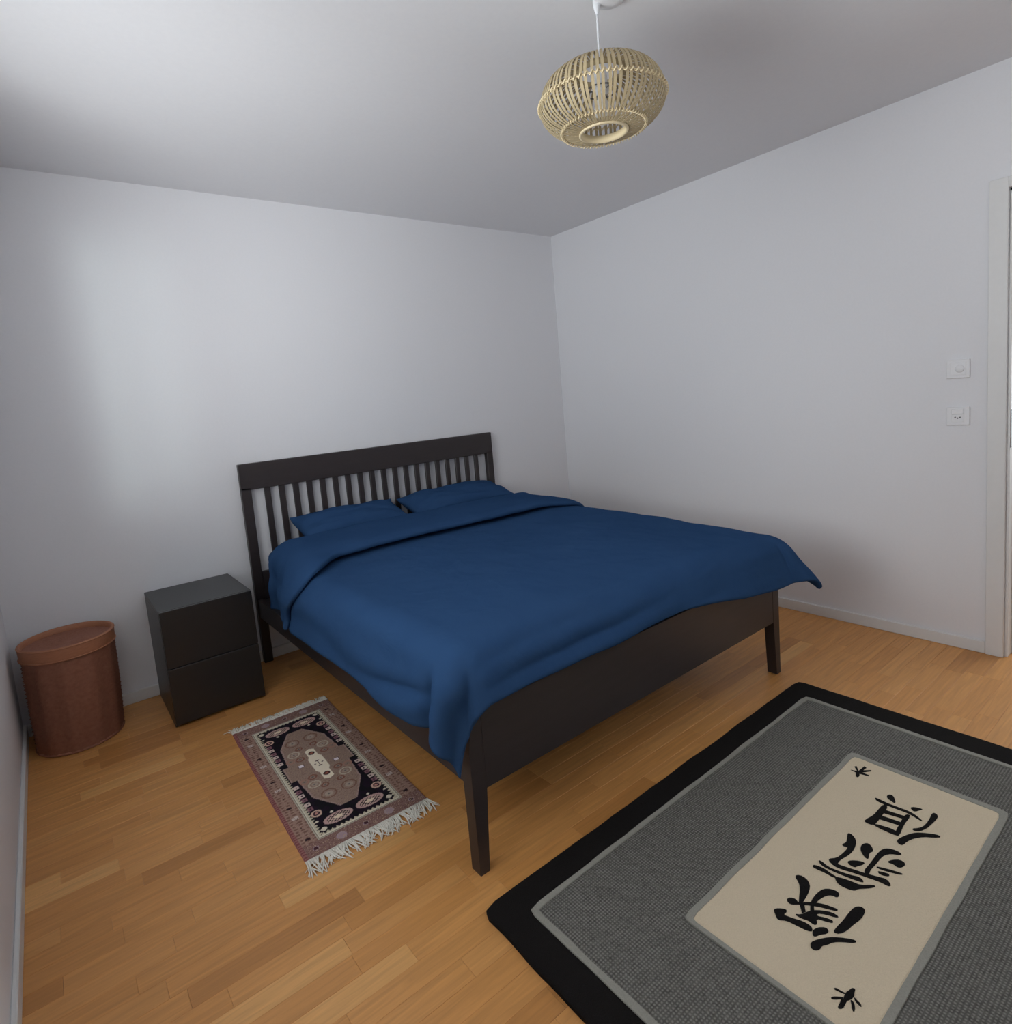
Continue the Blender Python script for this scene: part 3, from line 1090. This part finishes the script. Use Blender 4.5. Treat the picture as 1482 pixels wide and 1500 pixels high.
STROKES = [[[(.3257,.0497),(.3399,.0476),(.3425,.0381),(.3287,.0271),(.3107,.0189),(.307,.0225),(.3122,.0337),(.3154,.0432)],[(.2913,.071),(.2951,.0673),(.2923,.037),(.2954,.0056),(.2983,-.0213),(.2949,-.038),(.2804,-.0635),(.2773,-.0588),(.2825,-.0419),(.2869,-.0211),(.2833,.0055),(.28,.0368),(.2807,.062)],[(.319,-.0177),(.3301,-.0267),(.3368,-.0473),(.3235,-.0406),(.3104,-.035),(.3079,-.028)],[(.2789,.0426),(.279,.0283),(.2388,.0262),(.1901,.0247),(.1618,.0262),(.1587,.0492),(.1697,.0526),(.2076,.0432),(.2354,.0433)],[(.2784,-.0199),(.2827,-.0322),(.2256,-.0316),(.1676,-.0396),(.1633,-.0297),(.1915,-.0239),(.2248,-.0222),(.2492,-.0199)],[(.2547,.0298),(.2669,-.0257),(.2522,-.0255),(.2374,.0285)],[(.2208,.0294),(.231,-.0248),(.2144,-.025),(.2007,.0285)],[(.1698,.0332),(.187,-.0254),(.1674,-.0378),(.1621,-.0244),(.1614,.0181)],[(.3326,-.0704),(.342,-.0752),(.3339,-.0869),(.3136,-.0873),(.2844,-.0847),(.2543,-.0808),(.2283,-.0722),(.2185,-.0586),(.2246,-.0536),(.2369,-.0639),(.2537,-.0718),(.2824,-.0742),(.3122,-.0727)],[(.1415,-.041),(.161,-.0437),(.1939,-.0553),(.2147,-.0672),(.23,-.0846),(.2464,-.1087),(.244,-.1201),(.2286,-.1068),(.2118,-.0865),(.1896,-.0715),(.163,-.0617),(.1374,-.0591),(.1333,-.0512)]],[[(.0808,.0653),(.0802,.0509),(.0658,.0363),(.0447,.0288),(.0162,.0252),(-.0105,.028),(-.0368,.0347),(-.0532,.0356),(-.0637,.0311),(-.0709,.0416),(-.0675,.0529),(-.0583,.0589),(-.0399,.0451),(-.0122,.041),(.0132,.0397),(.0231,.0418),(.0173,.0513),(.0213,.0569),(.0375,.0516),(.0565,.0574)],[(.0548,.019),(.0682,.0164),(.078,.0085),(.0705,-.0039),(.056,-.0131),(.0418,-.0071),(.0189,-.015),(.0138,-.0102),(.0235,.003),(.0361,.0137)],[(-.0438,-.0303),(-.0334,-.0227),(-.0024,-.0238),(.0278,-.0236),(.0546,-.0231),(.0817,-.0263),(.096,-.0362),(.1027,-.0542),(.0994,-.0699),(.0895,-.0642),(.0801,-.0492),(.0629,-.0386),(.0404,-.0357),(.01,-.0357),(-.0184,-.0335),(-.0369,-.0368)],[(-.0336,.0205),(-.0209,.0142),(-.0084,.0001),(-.0029,-.0147),(-.019,-.0116),(-.03,-.0046),(-.0395,-.0028),(-.0413,.0097)],[(.0407,-.052),(.0596,-.0599),(.0735,-.0732),(.0708,-.0866),(.0583,-.089),(.0429,-.0835),(.0404,-.0755),(.0446,-.0687)],[(.0022,-.0368),(.0117,-.0551),(.0214,-.0785),(.0264,-.0971),(.0189,-.0934),(.0109,-.0768),(.0008,-.0518)],[(-.0114,-.0473),(-.0055,-.0577),(-.0001,-.0718),(-.0072,-.0754),(-.0146,-.0663),(-.0178,-.055)],[(-.0636,.0566),(-.0611,.0322),(-.0517,.0018),(-.0425,-.028),(-.0321,-.0531),(-.0225,-.0744),(-.0355,-.0901),(-.0444,-.0856),(-.0435,-.0679),(-.0527,-.0356),(-.0619,-.0061),(-.071,.0166),(-.0747,.038)],[(-.0835,.0756),(-.0816,.0665),(-.0886,.0476),(-.0844,.0224),(-.0749,-.0076),(-.065,-.0239),(-.0737,-.0393),(-.0803,-.0317),(-.0848,-.0153),(-.0919,.0154),(-.0963,.0443),(-.0949,.0645)],[(-.1164,.0778),(-.1077,.0746),(-.1021,.0534),(-.1071,.0299),(-.1075,.0164),(-.1154,.0206),(-.1145,.044),(-.119,.0695)],[(-.1106,.0208),(-.1015,.0039),(-.0948,-.0193),(-.0922,-.0364),(-.0671,-.0589),(-.069,-.0649),(-.086,-.0554),(-.1089,-.0357),(-.1192,-.0344),(-.1264,-.0211),(-.1288,-.0038),(-.1248,.0091)]],[[(-.1824,.0946),(-.1694,.0857),(-.169,.068),(-.1812,.0525),(-.2036,.044),(-.2308,.0408),(-.2517,.0385),(-.2592,.0455),(-.2407,.0533),(-.2167,.0629),(-.1971,.0743)],[(-.2406,.0249),(-.2174,.0282),(-.1934,.0278),(-.1709,.0229),(-.1573,.0101),(-.1533,-.0067),(-.1624,-.0142),(-.1747,-.0121),(-.1748,-.0012),(-.1865,.0085),(-.2099,.0148),(-.2278,.016),(-.2484,.0139)],[(-.2703,.0716),(-.2582,.0679),(-.2528,.0551),(-.2597,.046),(-.2362,.027),(-.2194,.005),(-.2124,-.0138),(-.2082,-.0299),(-.2161,-.0296),(-.2252,-.0121),(-.2361,.0085),(-.2503,.0279),(-.2641,.0439),(-.2769,.0547),(-.2776,.064)],[(-.2997,.0378),(-.2886,.0246),(-.2697,.0187),(-.2549,.0109),(-.24,-.0042),(-.2274,-.0238),(-.2282,-.0407),(-.236,-.0364),(-.2443,-.0169),(-.2556,-.0004),(-.2654,-.003),(-.2554,-.0183),(-.2497,-.0352),(-.2573,-.0384),(-.2646,-.0259),(-.2731,-.0047),(-.2871,-.0146),(-.2956,-.0096),(-.2923,.0045),(-.299,.0196)],[(-.2584,.0447),(-.2534,.0339),(-.2723,.0212),(-.2831,.0253)],[(-.2428,.0239),(-.2406,.0157),(-.2609,.0045),(-.2687,.0119)],[(-.3242,.0789),(-.3116,.0719),(-.3003,.0565),(-.3087,.0522),(-.3215,.0553),(-.3147,.0342),(-.3047,.0132),(-.3035,-.0079),(-.3155,-.0163),(-.3232,-.0064),(-.3271,.017),(-.3312,.0409),(-.3457,.0561),(-.3346,.0676)],[(-.3143,-.0147),(-.2965,-.0189),(-.2821,-.0318),(-.2858,-.0411),(-.2969,-.0418),(-.3103,-.0321),(-.3271,-.0258),(-.3242,-.0192)],[(-.2828,-.0494),(-.2622,-.0492),(-.2318,-.0519),(-.2011,-.0515),(-.1728,-.054),(-.1601,-.0629),(-.1609,-.0742),(-.1727,-.078),(-.1968,-.0789),(-.228,-.0726),(-.2515,-.0703),(-.2764,-.062)],[(-.3501,-.026),(-.3291,-.0337),(-.3031,-.0497),(-.2864,-.0662),(-.2693,-.0891),(-.2683,-.0979),(-.2781,-.0927),(-.2926,-.0755),(-.3075,-.0617),(-.3264,-.0547),(-.337,-.0476),(-.3514,-.0489),(-.3619,-.0418),(-.3613,-.0329)]],[[(.4115,.1789),(.419,.1748),(.3962,.1597),(.3902,.1601)],[(.3844,.1797),(.3928,.1621),(.3822,.1602)],[(.4358,.1566),(.4313,.1484),(.3888,.1536),(.3928,.1598)],[(.3993,.16),(.429,.1324),(.424,.1305),(.388,.1533)],[(.3945,.1535),(.3956,.1266),(.391,.1258),(.3832,.1537)],[(.3862,.1641),(.3945,.1558),(.3704,.1464),(.3586,.1495),(.3656,.1569)]],[[(-.4235,-.1099),(-.4167,-.1135),(-.4163,-.1228),(-.4142,-.1319),(-.4176,-.1319),(-.4202,-.1244)],[(-.4489,-.1158),(-.4424,-.1166),(-.4271,-.1316),(-.4306,-.1344),(-.4471,-.1215)],[(-.4006,-.1349),(-.392,-.1365),(-.389,-.1424),(-.3994,-.1444),(-.4115,-.1478),(-.4288,-.1422),(-.4332,-.1341),(-.4134,-.1316)],[(-.4323,-.1309),(-.4257,-.1409),(-.4381,-.1418),(-.4523,-.1427),(-.4597,-.136),(-.455,-.1334),(-.4451,-.1334)],[(-.4215,-.1448),(-.4213,-.151),(-.4293,-.1577),(-.4424,-.1615),(-.4426,-.1575),(-.4306,-.1506)],[(-.4099,-.1472),(-.4136,-.157),(-.4148,-.1629),(-.4201,-.1671),(-.4212,-.1641),(-.4179,-.1531)]]]
for ci, polys in enumerate(STROKES):
    bm = bmesh.new()
    for pi, p in enumerate(polys):
        p = smooth_poly(p) if len(p) > 4 else p
        zt = 0.0152 + 0.0001 * pi
        top = [bm.verts.new((x, y, zt)) for x, y in p]
        bot = [bm.verts.new((x, y, 0.0125)) for x, y in p]
        f = bm.faces.new(top)
        for i in range(len(p)):
            j = (i + 1) % len(p)
            bm.faces.new((bot[i], bot[j], top[j], top[i]))
    bmesh.ops.triangulate(bm, faces=[f for f in bm.faces if len(f.verts) > 4])
    bm_obj('written_character' if ci < 3 else 'star_mark', bm, M['rug_ink'], rug)

# ------------------------------------------------------------------ small patterned rug by the bed
sr = thing('bedside_rug', (-2.6485, -1.2335, 0), 'small patterned rug with white fringes on the floor beside the bed', 'rug')
sr.rotation_euler = (0, 0, -0.026)
RW, RL = 0.2165, 0.4925


def rug_col(u, v):
    a, b = abs(u), abs(v)
    h = noise.noise(Vector((u * 260, v * 260, 0)))
    h2 = noise.noise(Vector((u * 40, v * 40, 4)))
    fx, fy = 0.139, 0.409
    def ringd(cx, cy, sx=1.0):
        return math.hypot((a - cx) / sx, b - cy)
    if a > fx + 0.013 or b > fy + 0.013:
        if u < -RW + 0.013 or u > RW - 0.005:
            return (112, 66, 66) if (int(v * 160) % 2) else (134, 92, 88)
        end = b > fy + 0.013
        if end:
            c = (124, 96, 90) if h > -0.1 else (104, 74, 68)
            for k in range(-2, 3):
                d = math.hypot(u - k * 0.085, b - (fy + RL) / 2 - 0.004)
                if d < 0.011:
                    c = (62, 36, 42) if (k % 2 == 0 and d < 0.008) else (148, 126, 130)
                elif d < 0.017 and k % 2:
                    c = (150, 130, 134)
            if h > 0.38:
                c = (164, 140, 118)
            return c
        row = int((v + 1) * 125)
        dash = int((u + 1) * 95 + (row % 2) * 0.5 + h2)
        c = (138, 110, 98)
        if row % 2 == 0 and dash % 2 == 0:
            c = (108, 80, 70)
        elif h > 0.25:
            c = (152, 126, 112)
        bc = (fx + 0.013 + RW - 0.013) / 2
        k = round(v / 0.066)
        d = max(abs(a - bc) * 0.8, abs(v - k * 0.066) * 1.2)
        if k % 3 == 0:
            if d < 0.006:
                c = (44, 30, 34)
        elif k % 3 == 1:
            if d < 0.003:
                c = (70, 50, 48)
        elif d < 0.010:
            c = (176, 160, 152) if h > -0.2 else (96, 74, 70)
        return c
    if a > fx or b > fy:
        dd = max(a - fx, b - fy)
        if dd > 0.009 or dd < 0.0025:
            return (170, 166, 150)
        return (196, 190, 172) if dd < 0.007 else (120, 104, 92)
    # inner field
    de = min(fx - a, fy - b)
    along = v if fx - a < fy - b else u
    tooth = abs(((along / 0.016) % 1) - 0.5) * 2
    if de < 0.011 * tooth:
        return (182, 172, 150)
    if b < 0.055:
        hw = 0.126
    elif b < 0.2:
        hw = 0.104 - 0.012 * (b - 0.055) / 0.145
    elif b < 0.285:
        hw = 0.092 - 0.047 * (b - 0.2) / 0.085
    elif b < 0.31:
        hw = 0.045 * (1 - (b - 0.285) / 0.025 * 0.3)
    else:
        hw = -1
    if a < hw:
        c = (134, 112, 100)
        if hw - a < 0.006:
            c = (150, 126, 120)
        if h > 0.3:
            c = (148, 124, 108)
        elif h < -0.35:
            c = (116, 92, 82)
        # cream motif in the middle
        w = 0.028 if b < 0.045 else 0.028 - 0.010 * (b - 0.045) / 0.02 if b < 0.065 else 0.019
        tip = b < 0.115 + 0.012 * (1 - a / 0.021)
        if a < w and tip:
            c = (212, 200, 180)
            d = math.hypot(u, b - 0.088)
            if d < 0.0065:
                c = (140, 84, 70)
            elif d < 0.0135:
                c = (58, 32, 34)
            if (a < 0.0028 and b < 0.022) or (a < 0.007 and 0.016 < b < 0.023) or math.hypot(a - 0.015, b) < 0.0035:
                c = (70, 34, 36)
            return c
        if max(abs(a - 0.062), abs(v + (0.024 if u > 0 else -0.024))) < 0.0115:
            return (206, 196, 200) if max(abs(a - 0.062), abs(v + (0.024 if u > 0 else -0.024))) < 0.009 else (80, 60, 66)
        for cx, cy, r, cc in ((0.060, 0.125, 0.021, (168, 156, 138)), (0.038, 0.215, 0.026, (112, 82, 70)), (0.05, 0.075, 0.014, (118, 78, 66)),
                              (0.085, 0.085, 0.014, (150, 112, 98)), (0.03, 0.155, 0.012, (112, 74, 62))):
            d = math.hypot(a - cx, b - cy)
            if abs(d - r) < 0.003:
                return cc
            if d < 0.004:
                return (96, 88, 86)
            if d < r * 0.55 and r > 0.02:
                return (150, 134, 120)
        return c
    # dark ground with light figures
    c = (30, 22, 32) if h2 > 0 else (24, 22, 26)
    d = math.hypot((a - 0.058) / 1.9, b - 0.357)
    if d < 0.027:
        c = (172, 140, 134) if d > 0.021 else (206, 190, 168) if d < 0.008 else (40, 26, 34) if (int(u * 140) + int(v * 160)) % 2 else (186, 160, 146)
    d = ringd(0.112, 0.292)
    if d < 0.019:
        c = (188, 158, 140) if 0.012 < d else (60, 36, 44) if d > 0.006 else (176, 128, 118)
    if math.hypot(a - 0.118, b - 0.385) < 0.010 or math.hypot(a - 0.068, b - 0.318) < 0.005 or math.hypot(a - 0.125, b - 0.335) < 0.005:
        c = (196, 186, 168)
    for k in range(1, 7):
        cy = 0.068 + k * 0.031
        if cy < 0.262:
            q = max(abs(a - (0.121 if k > 2 else 0.121)), abs(b - cy) * 0.9)
            if q < 0.0095:
                c = (188, 168, 160) if k % 2 else (120, 84, 92)
                if q < 0.003:
                    c = (60, 40, 48)
    return c


nu, nv = 150, 330
V, cols = [], []
for j in range(nv + 1):
    for i in range(nu + 1):
        u, v = -RW + 2 * RW * i / nu, -RL + 2 * RL * j / nv
        wu = 0.003 * noise.noise(Vector((0, v * 5, 1)))
        zz = 0.0065 if 0 < i < nu and 0 < j < nv else 0.0
        V.append((u + wu, v, zz + 0.0006 * noise.noise(Vector((u * 30, v * 30, 2)))))
        cols.append(lin(*[min(255, c * 1.14 + 4) for c in rug_col(u, v)]))
F = []
for j in range(nv):
    for i in range(nu):
        a = j * (nu + 1) + i
        F.append((a, a + 1, a + nu + 2, a + nu + 1))
M['rug_pattern'] = new_mat('knotted_wool_pattern', (0.3, 0.2, 0.2, 1), 0.95, 0.1)
at = nd(M['rug_pattern'], 'ShaderNodeVertexColor', layer_name='knots')
ln(M['rug_pattern'], at, 'Color', bsdf(M['rug_pattern']), 'Base Color')
tcn = nd(M['rug_pattern'], 'ShaderNodeTexCoord')
nzn = nd(M['rug_pattern'], 'ShaderNodeTexNoise')
nzn.inputs['Scale'].default_value = 400
ln(M['rug_pattern'], tcn, 'Object', nzn, 'Vector')
add_bump(M['rug_pattern'], nzn, 'Fac', 0.5, 0.002)
body = mesh_obj('woven_field', V, F, M['rug_pattern'], sr, True)
ca = body.data.color_attributes.new('knots', 'FLOAT_COLOR', 'POINT')
ca.data.foreach_set('color', np.array(cols, dtype=np.float32).ravel())

M['fringe'] = noise_mat('white_cotton_fringe', lin(238, 234, 224), lin(222, 216, 204), 200, 0.9, 0.1)
rf = random.Random(5)
for end in (1, -1):
    vf = []
    n = 150
    for i in range(n):
        u = -RW + 2 * RW * (i + 0.5) / n
        L = rf.uniform(0.045, 0.062) if end > 0 else rf.uniform(0.050, 0.085)
        lean = 0.5 * noise.noise(Vector((u * 14, end * 3.0, 0))) + rf.uniform(-0.18, 0.18)
        bend = rf.uniform(-0.5, 0.5) + 0.7 * noise.noise(Vector((u * 20, end * 5.0, 7)))
        z0 = 0.005
        pts = []
        for s in range(5):
            t = s / 4
            a = lean + bend * t
            pts.append((u + math.sin(a) * L * t, end * (RL - 0.004 + math.cos(a) * L * t), max(0.0026, z0 + rf.uniform(0, 0.006) * math.sin(t * PI) - 0.002 * t)))
        vf.append(tube(pts, [0.0026, 0.0028, 0.0026, 0.0024, 0.0014], 4))
    vf.append(tube([(-RW + 2 * RW * i / 40, end * RL, 0.0045) for i in range(41)], 0.0035, 6))
    o = mesh_obj('fringe', *merge(*vf), M['fringe'], sr, True)
    o['kind'] = 'stuff'
